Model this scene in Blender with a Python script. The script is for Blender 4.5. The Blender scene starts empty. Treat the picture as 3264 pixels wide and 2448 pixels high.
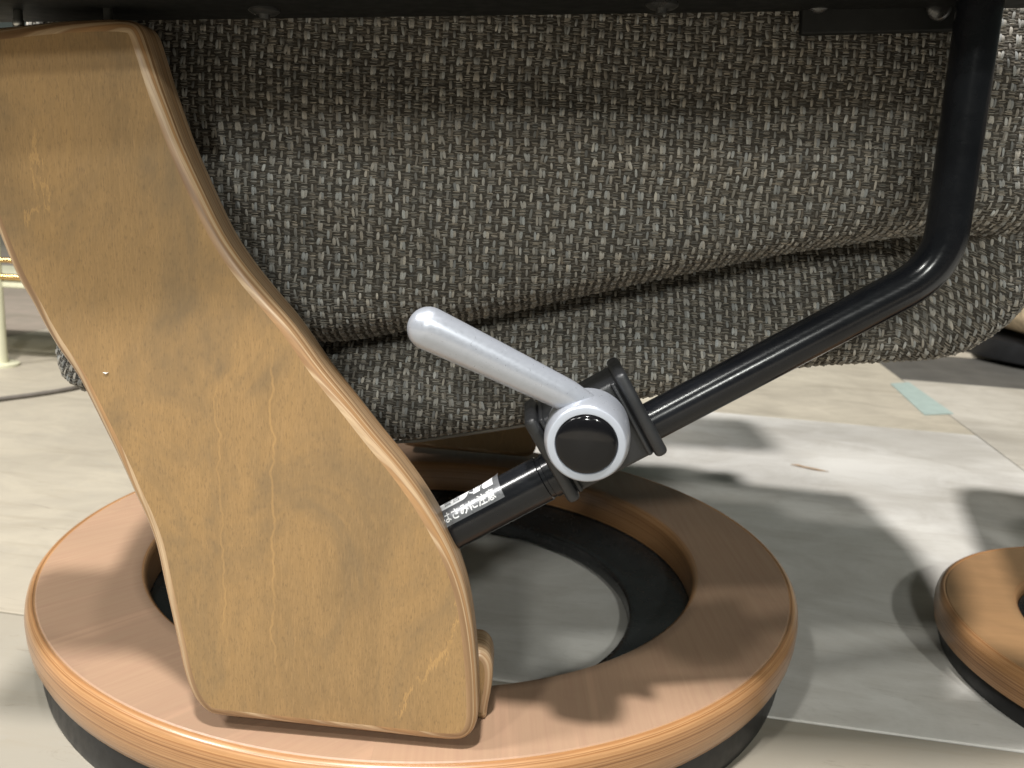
import bpy, bmesh, math, random
import numpy as np
from mathutils import Vector, Matrix
random.seed(7); rng = np.random.default_rng(7)
S = bpy.context.scene
COL = S.collection
R = math.radians

# ------------------------------------------------------------------ camera
FPX, CX, CY = 2820.0, 1632.0, 1224.0            # focal length and centre in photo pixels
CAM = np.array([0.0639, -0.7113, 0.359]); PITCH, ROLL = 0.2161, 0.0555
cp, sp, cr, sr = math.cos(PITCH), math.sin(PITCH), math.cos(ROLL), math.sin(ROLL)
UP = np.array([0, sp, cp]); XW = np.array([1.0, 0, 0]); FWD = np.array([0, cp, -sp])
RIGHT = cr*XW + sr*UP; UPC = -sr*XW + cr*UP
cam = bpy.data.cameras.new('camera'); cam.sensor_width = 36; cam.lens = FPX/3264*36
cam.clip_start = 0.02; cam.clip_end = 100
cam.dof.use_dof = True; cam.dof.focus_distance = 0.47; cam.dof.aperture_fstop = 16
camo = bpy.data.objects.new('camera', cam); COL.objects.link(camo)
M = Matrix.Identity(4)
for i in range(3):
    M[i][0], M[i][1], M[i][2], M[i][3] = RIGHT[i], UPC[i], -FWD[i], CAM[i]
camo.matrix_world = M
S.camera = camo
def ray(px, py):
    return FWD + RIGHT*((px-CX)/FPX) - UPC*((py-CY)/FPX)
def on_y(px, py, y):
    d = ray(px, py); return CAM + d*((y-CAM[1])/d[1])
def on_z(px, py, z):
    d = ray(px, py); return CAM + d*((z-CAM[2])/d[2])
K = 3264/2212.0

# ------------------------------------------------------------------ world and lamps
w = bpy.data.worlds.new('World'); S.world = w; w.use_nodes = True
bg = w.node_tree.nodes['Background']; bg.inputs[0].default_value = (0.86, 1.0, 0.88, 1); bg.inputs[1].default_value = 0.06
def lamp(name, pos, target, watts, size, col):
    l = bpy.data.lights.new(name, 'AREA'); l.shape = 'DISK'; l.size = size; l.energy = watts; l.color = col
    o = bpy.data.objects.new(name, l); COL.objects.link(o); o.location = pos
    o.rotation_euler = (Vector(target)-Vector(pos)).to_track_quat('-Z', 'Y').to_euler()
    return o
lamp('ceiling_lamp', (-0.20, -1.35, 3.5), (0.1, 0, 0.1), 150, 0.22, (1.0, 0.965, 0.93))
lamp('ceiling_lamp', (-0.35, -0.60, 3.6), (0.1, 0, 0.1), 22, 0.22, (1.0, 0.975, 0.93))
lamp('side_lamp', (-2.40, -1.15, 2.9), (0.0, -0.1, 0.1), 84, 0.55, (1.0, 0.98, 0.95))
lamp('front_lamp', (-1.5, -2.35, 3.0), (0.1, -0.2, 0.2), 34, 0.26, (0.98, 0.98, 0.92))
lamp('far_front_lamp', (-0.7, -5.6, 2.7), (0.1, -0.2, 0.2), 74, 0.45, (0.97, 0.98, 0.92))
lamp('right_front_lamp', (1.15, -4.3, 2.9), (0.1, -0.2, 0.2), 58, 0.25, (0.97, 0.98, 0.92))
S.view_settings.view_transform = 'Standard'; S.view_settings.look = 'None'
S.view_settings.exposure = 0.24; S.view_settings.gamma = 1
S.render.engine = 'CYCLES'
S.cycles.use_denoising = True
S.cycles.max_bounces = 8

# ------------------------------------------------------------------ helpers
def link(name, me, mat=None, parent=None, smooth=True):
    o = bpy.data.objects.new(name, me); COL.objects.link(o)
    if mat is not None:
        for m in (mat if isinstance(mat, (list, tuple)) else [mat]): me.materials.append(m)
    if smooth: me.polygons.foreach_set('use_smooth', [True]*len(me.polygons))
    if parent is not None: o.parent = parent; o.matrix_parent_inverse = Matrix.Identity(4)
    return o
def thing(name, label, cat, group=None):
    o = bpy.data.objects.new(name, None); COL.objects.link(o); o.empty_display_size = 0.05
    o['label'] = label; o['category'] = cat
    if group: o['group'] = group
    return o
def tag(o, label, cat):
    o['label'] = label; o['category'] = cat; return o
def mesh(name, verts, faces):
    me = bpy.data.meshes.new(name); me.from_pydata([tuple(v) for v in verts], [], faces); me.update(); return me
def smooth_by_angle(o, deg=35):
    bm = bmesh.new(); bm.from_mesh(o.data)
    for e in bm.edges:
        e.smooth = not (len(e.link_faces) == 2 and e.calc_face_angle(0) > R(deg))
    bm.to_mesh(o.data); bm.free()
def lathe(profile, seg=128, axis='z', closed=False, mats=None):
    """profile of (r, h); revolve about z. Returns verts, faces, material index list."""
    V, F, MI = [], [], []
    n = len(profile)
    for s in range(seg):
        a = 2*math.pi*s/seg
        for r, h in profile: V.append((r*math.cos(a), r*math.sin(a), h))
    m = n if closed else n-1
    for s in range(seg):
        t = (s+1) % seg
        for i in range(m):
            j = (i+1) % n
            F.append((s*n+i, t*n+i, t*n+j, s*n+j)); MI.append(mats[i] if mats else 0)
    return V, F, MI
def sweep(path, radii, seg=32, cap=True, squash=1.0, sq_dir=None):
    """round tube along a list of points."""
    P = [Vector(p) for p in path]; V, F = [], []
    T = []
    for i in range(len(P)):
        a = P[max(0, i-1)]; b = P[min(len(P)-1, i+1)]; T.append((b-a).normalized())
    up = Vector((0, 1, 0))
    for p, t, r in zip(P, T, radii):
        n1 = (up - t*up.dot(t)).normalized(); n2 = t.cross(n1)
        for k in range(seg):
            a = 2*math.pi*k/seg
            V.append(p + n1*(math.cos(a)*r*squash) + n2*(math.sin(a)*r))
    for i in range(len(P)-1):
        for k in range(seg):
            k2 = (k+1) % seg
            F.append((i*seg+k, i*seg+k2, (i+1)*seg+k2, (i+1)*seg+k))
    if cap:
        F.append(tuple(range(seg-1, -1, -1))); F.append(tuple((len(P)-1)*seg+k for k in range(seg)))
    return V, F
def fix_normals(me):
    bm = bmesh.new(); bm.from_mesh(me); bmesh.ops.recalc_face_normals(bm, faces=bm.faces[:]); bm.to_mesh(me); bm.free()
def bevel_box(sx, sy, sz, bev, seg=3, mat4=None):
    bm = bmesh.new(); bmesh.ops.create_cube(bm, size=1)
    for v in bm.verts: v.co = Vector((v.co.x*sx, v.co.y*sy, v.co.z*sz))
    bmesh.ops.bevel(bm, geom=bm.edges[:], offset=bev, segments=seg, affect='EDGES', profile=0.5)
    if mat4 is not None: bmesh.ops.transform(bm, matrix=mat4, verts=bm.verts[:])
    me = bpy.data.meshes.new('box'); bm.to_mesh(me); bm.free(); return me
def catmull(pts, per=8, closed=True):
    P = np.array(pts, float); n = len(P); out = []
    rng_ = range(n) if closed else range(n-1)
    for i in rng_:
        p0, p1, p2, p3 = (P[(i-1) % n], P[i], P[(i+1) % n], P[(i+2) % n]) if closed else (P[max(i-1, 0)], P[i], P[i+1], P[min(i+2, n-1)])
        for k in range(per):
            t = k/per
            d1 = max(np.linalg.norm(p1-p0), 1e-9)**.5; d2 = max(np.linalg.norm(p2-p1), 1e-9)**.5; d3 = max(np.linalg.norm(p3-p2), 1e-9)**.5
            m1 = (p2-p1 + d2*((p1-p0)/d1-(p2-p0)/(d1+d2))) if d1 > 1e-4 else (p2-p1)
            m2 = (p2-p1 + d2*((p3-p2)/d3-(p3-p1)/(d2+d3))) if d3 > 1e-4 else (p2-p1)
            out.append((2*t**3-3*t*t+1)*p1+(t**3-2*t*t+t)*m1+(-2*t**3+3*t*t)*p2+(t**3-t*t)*m2)
    if not closed: out.append(P[-1])
    return np.array(out)

# ------------------------------------------------------------------ materials
class NT:
    def __init__(self, name):
        self.m = bpy.data.materials.new(name); self.m.use_nodes = True
        self.t = self.m.node_tree; self.b = self.t.nodes['Principled BSDF']
    def n(self, typ, **kw):
        nd = self.t.nodes.new(typ)
        for k, v in kw.items(): setattr(nd, k, v)
        return nd
    def l(self, a, b): self.t.links.new(a, b)
    def inp(self, s, v):
        if hasattr(v, 'is_output') or isinstance(v, bpy.types.NodeSocket): self.l(v, s)
        else: s.default_value = v
    def math(self, op, a, b=0.0, c=None, clamp=False):
        nd = self.n('ShaderNodeMath', operation=op, use_clamp=clamp)
        self.inp(nd.inputs[0], a); self.inp(nd.inputs[1], b)
        if c is not None: self.inp(nd.inputs[2], c)
        return nd.outputs[0]
    def coord(self, kind='Object'): return self.n('ShaderNodeTexCoord').outputs[kind]
    def mapping(self, vec, scale=(1, 1, 1), rot=(0, 0, 0), loc=(0, 0, 0)):
        nd = self.n('ShaderNodeMapping'); self.l(vec, nd.inputs[0])
        nd.inputs[1].default_value = loc; nd.inputs[2].default_value = rot; nd.inputs[3].default_value = scale
        return nd.outputs[0]
    def noise(self, vec, scale, detail=4, rough=0.5, dist=0.0):
        nd = self.n('ShaderNodeTexNoise'); self.l(vec, nd.inputs['Vector'])
        nd.inputs['Scale'].default_value = scale; nd.inputs['Detail'].default_value = detail
        nd.inputs['Roughness'].default_value = rough; nd.inputs['Distortion'].default_value = dist
        return nd.outputs['Fac']
    def ramp(self, fac, stops):
        nd = self.n('ShaderNodeValToRGB'); self.l(fac, nd.inputs[0]); e = nd.color_ramp.elements
        while len(e) > 1: e.remove(e[-1])
        e[0].position, e[0].color = stops[0][0], tuple(stops[0][1])+(1,) if len(stops[0][1]) == 3 else stops[0][1]
        for p, c in stops[1:]:
            x = e.new(p); x.color = tuple(c)+(1,) if len(c) == 3 else c
        return nd.outputs[0]
    def fmap(self, v, a, b, c=0.0, d=1.0):
        nd = self.n('ShaderNodeMapRange'); self.inp(nd.inputs[0], v)
        for i, x in enumerate((a, b, c, d)): nd.inputs[i+1].default_value = x
        return nd.outputs[0]
    def mix(self, f, a, b, blend='MIX'):
        nd = self.n('ShaderNodeMix', data_type='RGBA', blend_type=blend)
        self.inp(nd.inputs[0], f)
        for s, v in ((nd.inputs[6], a), (nd.inputs[7], b)):
            if isinstance(v, tuple): s.default_value = v if len(v) == 4 else v+(1,)
            else: self.l(v, s)
        return nd.outputs[2]
    def base(self, c):
        if isinstance(c, tuple): self.b.inputs['Base Color'].default_value = c+(1,) if len(c) == 3 else c
        else: self.l(c, self.b.inputs['Base Color'])
    def rough(self, v): self.inp(self.b.inputs['Roughness'], v)
    def bump(self, h, strength, dist):
        nd = self.n('ShaderNodeBump'); self.l(h, nd.inputs['Height'])
        nd.inputs['Strength'].default_value = strength; nd.inputs['Distance'].default_value = dist
        self.l(nd.outputs[0], self.b.inputs['Normal'])
    def sep(self, v):
        nd = self.n('ShaderNodeSeparateXYZ'); self.l(v, nd.inputs[0]); return nd.outputs

def mat_simple(name, col, rough=0.5, metal=0.0, var=0.12, scale=60, bump=0.0, bscale=400, coat=0.0, spec=0.5):
    g = NT(name); c = g.coord()
    nz = g.noise(c, scale, 5, 0.6)
    lo = tuple(x*(1-var) for x in col); hi = tuple(min(1, x*(1+var)) for x in col)
    g.base(g.ramp(nz, [(0.3, lo), (0.7, hi)]))
    g.rough(g.fmap(g.noise(c, scale*2.3, 4), 0.3, 0.7, max(0.02, rough-0.06), min(1, rough+0.06)))
    g.b.inputs['Metallic'].default_value = metal; g.b.inputs['Coat Weight'].default_value = coat
    g.b.inputs['Specular IOR Level'].default_value = spec
    if bump: g.bump(g.noise(c, bscale, 3), bump, 0.0005)
    return g.m

# ---- veneer on the S shaped leg: vertical fine grain with pores and pale mineral streaks
def mat_leg_face():
    g = NT('leg_veneer'); c = g.coord(); x, y, z = g.sep(c)
    grain = g.noise(g.mapping(c, (240, 1, 22)), 1.0, 5, 0.65, 0.4)
    fine = g.noise(g.mapping(c, (1500, 1, 150)), 1.0, 3, 0.6)
    pores = g.noise(g.mapping(c, (1500, 1, 330)), 1.0, 3, 0.6, 0.3)
    smudge = g.noise(g.mapping(c, (17, 1, 10)), 1.0, 5, 0.62, 1.4)
    broad = g.noise(g.mapping(c, (22, 1, 7)), 1.0, 4, 0.55, 0.8)
    blot = g.noise(g.mapping(c, (42, 1, 13)), 1.0, 6, 0.7, 0.6)
    col = g.ramp(broad, [(0.28, (0.215, 0.138, 0.064)), (0.5, (0.285, 0.178, 0.078)), (0.75, (0.335, 0.205, 0.086))])
    col = g.mix(g.fmap(grain, 0.35, 0.7, 0.0, 0.35), col, (0.245, 0.150, 0.064))
    col = g.mix(g.fmap(fine, 0.45, 0.75, 0.0, 0.35), col, (0.43, 0.27, 0.125))
    col = g.mix(g.fmap(pores, 0.54, 0.68, 0.0, 0.42), col, (0.125, 0.078, 0.04))
    col = g.mix(g.fmap(blot, 0.52, 0.76, 0.0, 0.22), col, (0.15, 0.105, 0.060))
    col = g.mix(g.fmap(smudge, 0.46, 0.72, 0.0, 0.62), col, (0.14, 0.104, 0.063))
    # pale streaks running down the veneer
    wob = g.noise(g.mapping(c, (0, 0, 28)), 1.0, 3, 0.6)
    wob2 = g.noise(g.mapping(c, (0, 0, 330)), 1.0, 4, 0.7)
    wx = g.math('ADD', g.math('MULTIPLY_ADD', wob, 0.020, -0.010), g.math('MULTIPLY_ADD', wob2, 0.0010, -0.0005))
    for x0, sl, zlo, zhi, wd in STREAKS:
        d = g.math('ABSOLUTE', g.math('SUBTRACT', g.math('ADD', x, wx), g.math('MULTIPLY_ADD', z, sl, x0)))
        line = g.math('SUBTRACT', 1.0, g.fmap(d, wd*0.2, wd*0.8), clamp=True)
        inz = g.math('MULTIPLY', g.math('MULTIPLY', g.fmap(z, zlo, zlo+0.03), g.fmap(z, zhi, zhi-0.04)), g.fmap(blot, 0.35, 0.6, 0.5, 0.2))
        col = g.mix(g.math('MULTIPLY', line, inz), col, (0.52, 0.315, 0.125))
        side = g.math('MULTIPLY', g.fmap(d, wd*3.0, wd*0.9), g.math('MULTIPLY', inz, 0.30))
        col = g.mix(side, col, (0.19, 0.115, 0.052))
    # jagged figure low on the right and looped figure high on the left
    zz = g.math('MULTIPLY_ADD', g.noise(g.mapping(c, (260, 1, 60)), 1.0, 4, 0.7), 0.022, -0.011)
    for ax, az, bx, bz, wd in FIGS:
        L = math.hypot(bx-ax, bz-az); ux, uz = (bx-ax)/L, (bz-az)/L
        dx, dz = g.math('SUBTRACT', x, ax), g.math('SUBTRACT', z, az)
        t = g.math('ADD', g.math('MULTIPLY', dx, ux), g.math('MULTIPLY', dz, uz))
        s = g.math('ADD', g.math('SUBTRACT', g.math('MULTIPLY', dx, uz), g.math('MULTIPLY', dz, ux)), g.math('MULTIPLY', zz, 0.9))
        line = g.math('SUBTRACT', 1.0, g.fmap(g.math('ABSOLUTE', s), wd*0.3, wd), clamp=True)
        inn = g.math('MULTIPLY', g.fmap(t, 0, 0.004), g.fmap(t, L, L-0.004))
        col = g.mix(g.math('MULTIPLY', g.math('MULTIPLY', line, inn), 0.36), col, (0.54, 0.32, 0.12))
    g.base(col)
    g.rough(g.fmap(grain, 0.3, 0.7, 0.42, 0.56))
    g.b.inputs['Specular IOR Level'].default_value = 0.35
    g.bump(pores, 0.12, 0.0002)
    return g.m

def mat_ply_edge(name, axis, scale, cols, along=(4, 40, 4), rough=0.42):
    """laminated edge: pale and dark plies stacked along an axis of the object"""
    g = NT(name); c = g.coord(); s = g.sep(c)
    v = s[axis]
    wob = g.noise(g.mapping(c, (9, 9, 9)), 1.0, 2, 0.5)
    v = g.math('ADD', v, g.math('MULTIPLY_ADD', wob, 0.0012, -0.0006))
    one = g.n('ShaderNodeTexNoise', noise_dimensions='1D'); g.l(g.math('MULTIPLY', v, scale), one.inputs['W'])
    one.inputs['Scale'].default_value = 1.0; one.inputs['Detail'].default_value = 2.5; one.inputs['Roughness'].default_value = 0.6
    col = g.ramp(one.outputs['Fac'], cols)
    sc = [35, 35, 35]; sc[axis] = 2600
    fine = g.noise(g.mapping(c, tuple(sc)), 1.0, 4, 0.65)
    col = g.mix(g.fmap(fine, 0.4, 0.75, 0.0, 0.5), col, (0.17, 0.085, 0.036))
    g.base(col); g.rough(rough); g.b.inputs['Coat Weight'].default_value = 0.25; g.b.inputs['Coat Roughness'].default_value = 0.25
    g.bump(fine, 0.1, 0.0002)
    return g.m

def mat_ring_top():
    g = NT('ring_veneer'); c = g.coord(); x, y, z = g.sep(c)
    wobx = g.math('MULTIPLY_ADD', g.noise(g.mapping(c, (3, 3, 3)), 1.0, 2), 0.10, -0.05)
    right = g.math('GREATER_THAN', g.math('ADD', x, 0.0), 0.0)
    def veneer(ang, seed):
        m = g.mapping(g.mapping(c, (1, 1, 1), (0, 0, ang), (seed, seed*.7, 0)), (14, 330, 10))
        a = g.noise(m, 1.0, 5, 0.6, 0.5)
        m2 = g.mapping(g.mapping(c, (1, 1, 1), (0, 0, ang), (seed, seed, 0)), (3.2, 75, 3))
        b = g.noise(m2, 1.0, 3, 0.55, 0.6)
        return a, b
    aL, bL = veneer(R(-48), 0.3); aR, bR = veneer(R(88), 1.7)
    mixf = lambda p, q: g.math('ADD', g.math('MULTIPLY', p, g.math('SUBTRACT', 1.0, right)), g.math('MULTIPLY', q, right))
    a, b = mixf(aL, aR), mixf(bL, bR)
    big = g.noise(g.mapping(c, (7, 7, 7)), 1.0, 3, 0.5)
    col = g.ramp(big, [(0.3, (0.312, 0.206, 0.138)), (0.7, (0.372, 0.242, 0.158))])
    col = g.mix(g.fmap(a, 0.38, 0.66, 0, 0.40), col, (0.30, 0.178, 0.122))
    col = g.mix(g.fmap(b, 0.60, 0.68, 0, 0.24), col, (0.50, 0.31, 0.205))
    blot = g.noise(g.mapping(c, (17, 17, 17)), 1.0, 4, 0.6)
    col = g.mix(g.fmap(blot, 0.57, 0.72, 0, 0.35), col, (0.23, 0.145, 0.105))
    g.base(col)
    g.rough(g.fmap(a, 0.3, 0.7, 0.36, 0.50)); g.b.inputs['Specular IOR Level'].default_value = 0.4
    g.bump(a, 0.06, 0.0002)
    return g.m

def mat_floor_panel():
    g = NT('painted_plywood'); c = g.coord()
    info = g.n('ShaderNodeObjectInfo'); tint = info.outputs['Color']
    sh = g.n('ShaderNodeVectorMath', operation='ADD'); g.l(c, sh.inputs[0])
    cmb = g.n('ShaderNodeCombineXYZ'); g.l(g.math('MULTIPLY', info.outputs['Random'], 7.0), cmb.inputs[0]); g.l(g.math('MULTIPLY', info.outputs['Random'], 13.0), cmb.inputs[1])
    g.l(cmb.outputs[0], sh.inputs[1]); v = sh.outputs[0]
    grain = g.noise(g.mapping(v, (4.0, 34, 30)), 1.0, 6, 0.62, 1.2)
    cloud = g.noise(g.mapping(v, (9.0, 13, 9)), 1.0, 6, 0.62, 1.0)
    streak = g.noise(g.mapping(v, (9, 70, 30)), 1.0, 6, 0.7, 2.0)
    scuff = g.noise(g.mapping(v, (30, 44, 30)), 1.0, 6, 0.72, 1.5)
    stain = g.noise(g.mapping(v, (3.4, 4.6, 4)), 1.0, 5, 0.6, 0.7)
    fine = g.noise(g.mapping(v, (160, 700, 160)), 1.0, 3, 0.6)
    dirt = g.n('ShaderNodeSeparateColor'); g.l(tint, dirt.inputs[0])
    dk = g.fmap(dirt.outputs[0], 0.44, 0.60, 0.85, 0.42)            # duller sheets are also the more worn ones
    col = g.mix(g.math('MULTIPLY', g.fmap(cloud, 0.40, 0.66, 0, 0.75), dk), tint, (0.30, 0.27, 0.22))
    col = g.mix(g.math('MULTIPLY', g.fmap(stain, 0.50, 0.66, 0, 0.6), dk), col, (0.275, 0.245, 0.195))
    col = g.mix(g.math('MULTIPLY', g.fmap(grain, 0.52, 0.70, 0, 0.5), dk), col, (0.26, 0.225, 0.17))
    col = g.mix(g.math('MULTIPLY', g.fmap(streak, 0.62, 0.72, 0, 0.85), dk), col, (0.20, 0.175, 0.14))
    col = g.mix(g.math('MULTIPLY', g.fmap(scuff, 0.58, 0.74, 0, 0.55), dk), col, (0.30, 0.285, 0.25))
    col = g.mix(g.fmap(fine, 0.5, 0.75, 0, 0.16), col, (0.32, 0.295, 0.25))
    g.base(col); g.rough(g.fmap(cloud, 0.3, 0.7, 0.45, 0.62)); g.b.inputs['Specular IOR Level'].default_value = 0.3
    g.bump(grain, 0.15, 0.0006)
    return g.m

def mat_yarn():
    g = NT('woven_yarn'); at = g.n('ShaderNodeAttribute', attribute_name='yarn'); c = g.coord()
    nz = g.noise(c, 2600, 3, 0.7)
    col = g.mix(g.fmap(nz, 0.35, 0.7, 0.0, 0.55), at.outputs['Color'], (0.03, 0.026, 0.022))
    g.base(col); g.rough(0.78); g.b.inputs['Specular IOR Level'].default_value = 0.35
    g.b.inputs['Sheen Weight'].default_value = 0.12
    g.bump(nz, 0.3, 0.0003)
    return g.m

def mat_tube():
    g = NT('black_tube_paint'); c = g.coord()
    nz = g.noise(c, 45, 5, 0.65); sc = g.noise(g.mapping(c, (60, 900, 900)), 1.0, 4, 0.7)
    g.base(g.ramp(nz, [(0.3, (0.006, 0.0066, 0.0085)), (0.7, (0.011, 0.012, 0.0145))]))
    g.rough(g.fmap(sc, 0.3, 0.75, 0.15, 0.25)); g.b.inputs['Specular IOR Level'].default_value = 0.34
    g.bump(sc, 0.05, 0.0002)
    return g.m

# streaks in the leg veneer, given in metres on the leg face (world x, z)
def legp(px, py):
    """photo pixel -> point on the leg's front plane"""
    d = ray(px, py); n = np.array([0.05, 1.0, 0.0]); p0 = np.array([-0.02, -0.2835, 0.0])
    return CAM + d*(np.dot(n, p0-CAM)/np.dot(n, d))
def streak(a, b, wd):
    A, B = legp(*a), legp(*b); sl = (A[0]-B[0])/(A[2]-B[2]); return (A[0]-sl*A[2], sl, min(A[2], B[2]), max(A[2], B[2]), wd)
STREAKS = [streak((676, 1120), (728, 2080), 0.0009), streak((858, 1040), (880, 2200), 0.0011), streak((175, 330), (150, 690), 0.0009)]
FIGS = []
for a, b, wd in (((1255, 2290), (1330, 2180), .0012), ((1330, 2180), (1440, 2060), .0013), ((1440, 2060), (1462, 1900), .0009),
                 ((112, 400), (118, 640), .001), ((118, 640), (78, 735), .0011), ((165, 690), (120, 560), .001)):
    A, B = legp(*a), legp(*b); FIGS.append((A[0], A[2], B[0], B[2], wd))

MAT = dict(
    leg=mat_leg_face(),
    leg_edge=mat_ply_edge('leg_ply_edge', 1, 420, [(0.25, (0.20, 0.115, 0.055)), (0.42, (0.33, 0.20, 0.10)), (0.52, (0.52, 0.38, 0.235)), (0.6, (0.31, 0.18, 0.085)), (0.8, (0.42, 0.24, 0.105))]),
    ring_edge=mat_ply_edge('ring_ply_edge', 2, 520, [(0.25, (0.20, 0.092, 0.036)), (0.45, (0.34, 0.165, 0.066)), (0.55, (0.46, 0.26, 0.122)), (0.68, (0.27, 0.125, 0.048)), (0.85, (0.40, 0.215, 0.092))], rough=0.30),
    ring=mat_ring_top(),
    rubber=mat_simple('black_rubber', (0.012, 0.0125, 0.014), 0.42, var=0.3, bump=0.1),
    plastic=mat_simple('black_pan_plastic', (0.022, 0.023, 0.024), 0.24, var=0.2, bump=0.05),
    clamp=mat_simple('textured_black_plastic', (0.017, 0.018, 0.020), 0.40, var=0.2, bump=0.35, bscale=2200),
    tube=mat_tube(),
    silver=mat_simple('silver_painted_plastic', (0.40, 0.425, 0.48), 0.33, metal=0.45, var=0.03, scale=300, coat=0.2),
    ringface=mat_simple('pale_grey_plastic', (0.36, 0.39, 0.445), 0.42, var=0.03, scale=120),
    gloss=mat_simple('glossy_black_plastic', (0.005, 0.005, 0.006), 0.12, var=0.1, spec=0.3),
    frame=mat_simple('black_steel', (0.006, 0.0065, 0.006), 0.6, var=0.25, bump=0.1, spec=0.2),
    steel=mat_simple('zinc_steel', (0.45, 0.45, 0.42), 0.32, metal=0.9, var=0.15),
    bolt=mat_simple('dark_bolt_steel', (0.07, 0.07, 0.068), 0.30, metal=0.7, var=0.15),
    foil=mat_simple('silver_label_foil', (0.15, 0.155, 0.165), 0.30, metal=0.3, var=0.06, scale=200),
    white_ink=mat_simple('white_ink', (0.80, 0.81, 0.83), 0.45, var=0.03),
    black_ink=mat_simple('black_ink', (0.05, 0.055, 0.06), 0.5, var=0.05),
    base_cloth=mat_simple('dark_backing_cloth', (0.055, 0.049, 0.041), 0.95, var=0.4, scale=500, spec=0.1),
    seat_cloth=mat_simple('dark_seat_cloth', (0.05, 0.045, 0.04), 0.95, var=0.3, scale=300, spec=0.1),
    yarn=mat_yarn(), panel=mat_floor_panel(),
    slab=mat_simple('grey_concrete', (0.10, 0.095, 0.085), 0.9, var=0.2, scale=12),
    tape=mat_simple('pale_green_tape', (0.38, 0.47, 0.44), 0.6, var=0.08, scale=40),
    splinter=mat_simple('splinter_wood', (0.36, 0.25, 0.16), 0.8, var=0.25, scale=200),
    cable=mat_simple('grey_cable_rubber', (0.13, 0.115, 0.10), 0.6, var=0.15),
    brass=mat_simple('polished_brass', (0.70, 0.47, 0.20), 0.22, metal=1.0, var=0.06),
    post=mat_simple('pale_lacquer', (0.58, 0.57, 0.42), 0.4, var=0.05),
    cream=mat_simple('cream_boucle', (0.56, 0.44, 0.29), 0.95, var=0.35, scale=70, bump=0.8, bscale=160),
    stool_ring=None,
)

# ------------------------------------------------------------------ floor of plywood sheets
floor = link('floor', mesh('floor', [(-9, -9, -0.014), (9, -9, -0.014), (9, 9, -0.014), (-9, 9, -0.014)], [(0, 1, 2, 3)]), MAT['slab'], smooth=False)
floor['kind'] = 'structure'
ang = R(-8.5); E1 = np.array([math.cos(ang), math.sin(ang)]); E2 = np.array([-math.sin(ang), math.cos(ang)])
ORG = np.array([0.846, 0.727]); PW, PH, TH = 1.884, 0.944, 0.013
sheet_cache = {}
def sheet(u, v, tint, PW=PW):
    """one plywood sheet, lower left corner at (u, v) in the sheet grid"""
    if PW not in sheet_cache:
        m_ = bevel_box(PW-0.0022, PH-0.0022, TH, 0.0009, 2); m_.name = 'floor_panel'; m_.materials.append(MAT['panel']); sheet_cache[PW] = m_
    o = bpy.data.objects.new('floor_panel', sheet_cache[PW]); COL.objects.link(o); o.parent = floor
    c = ORG + E1*(u+PW/2) + E2*(v+PH/2)
    o.location = (c[0], c[1], -TH/2 + random.uniform(-0.0004, 0.0)); o.rotation_euler = (0, 0, ang); o.color = tint+(1,)
    return o
white, cream, cool = (0.64, 0.625, 0.59), (0.55, 0.50, 0.405), (0.40, 0.365, 0.295)
tints = {(-1, -1): white, (0, -1): cream, (-2, -1): (0.30, 0.277, 0.232), (1, -1): (0.44, 0.385, 0.34), (-1, -2): (0.40, 0.365, 0.295), (0, -2): (0.42, 0.35, 0.29)}
for row in range(-3, 6):                       # columns left of the long seam share rows
    for colm in range(-3, 0):
        if row == -1:
            if colm == -1: sheet(-0.92, row*PH, white, 0.92)
            sheet(-0.92+colm*PW, row*PH, (0.39, 0.35, 0.28)); continue
        stag = 0.0 if row in (0, -1) else (0.62 if row % 2 else 0.0)
        if colm == -1 and stag: sheet(colm*PW+stag-PW, row*PH, tints.get((row, colm), random.choice([cream, cool, (0.45, 0.41, 0.34)])))
        else: sheet(colm*PW+(stag-PW if stag else 0), row*PH, tints.get((row, colm), random.choice([cream, cool, (0.45, 0.41, 0.34)])))
        if stag and colm == -1: sheet(colm*PW+stag, row*PH, tints.get((row, 0), (0.55, 0.49, 0.40)))
    for colm in range(0, 3):
        if row in (0, -1): sheet(colm*PW, row*PH-PH*0.5, (0.55, 0.52, 0.46) if row == 0 else white)
        elif row > 0 and not (row % 2): sheet(colm*PW, row*PH-PH*0.5, random.choice([cream, cool]))
        elif row > 0: sheet(colm*PW+(0.62 if row % 2 else 0), row*PH-PH*0.5, random.choice([white, cool]))

# pale tape on the floor, beside the long seam
tp = [on_z(px, py, 0.0012) for px, py in ((2838, 1222), (2897, 1218), (3040, 1318), (2947, 1322))]
tv = [tuple(p) for p in tp] + [(p[0], p[1], 0.0002) for p in tp]
tag(link('tape_strip', mesh('tape', tv, [(0, 1, 2, 3), (7, 6, 5, 4), (0, 4, 5, 1), (1, 5, 6, 2), (2, 6, 7, 3), (3, 7, 4, 0)]), MAT['tape'], smooth=False),
    'short pale green strip of tape stuck to the floor boards', 'tape')
# splinter
a, b = on_z(2520, 1480, 0.002), on_z(2642, 1503, 0.002); m1 = a*0.65+b*0.35
V, F = sweep([a, a*.8+b*.2+[0, .0012, .0005], m1, a*.3+b*.7+[0, -.001, 0], b], [0.0004, .0014, .0012, .0013, .0003], 6)
tag(link('wood_splinter', mesh('splinter', V, F), MAT['splinter']), 'thin brown wood splinter lying loose on the white floor board', 'splinter')

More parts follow.
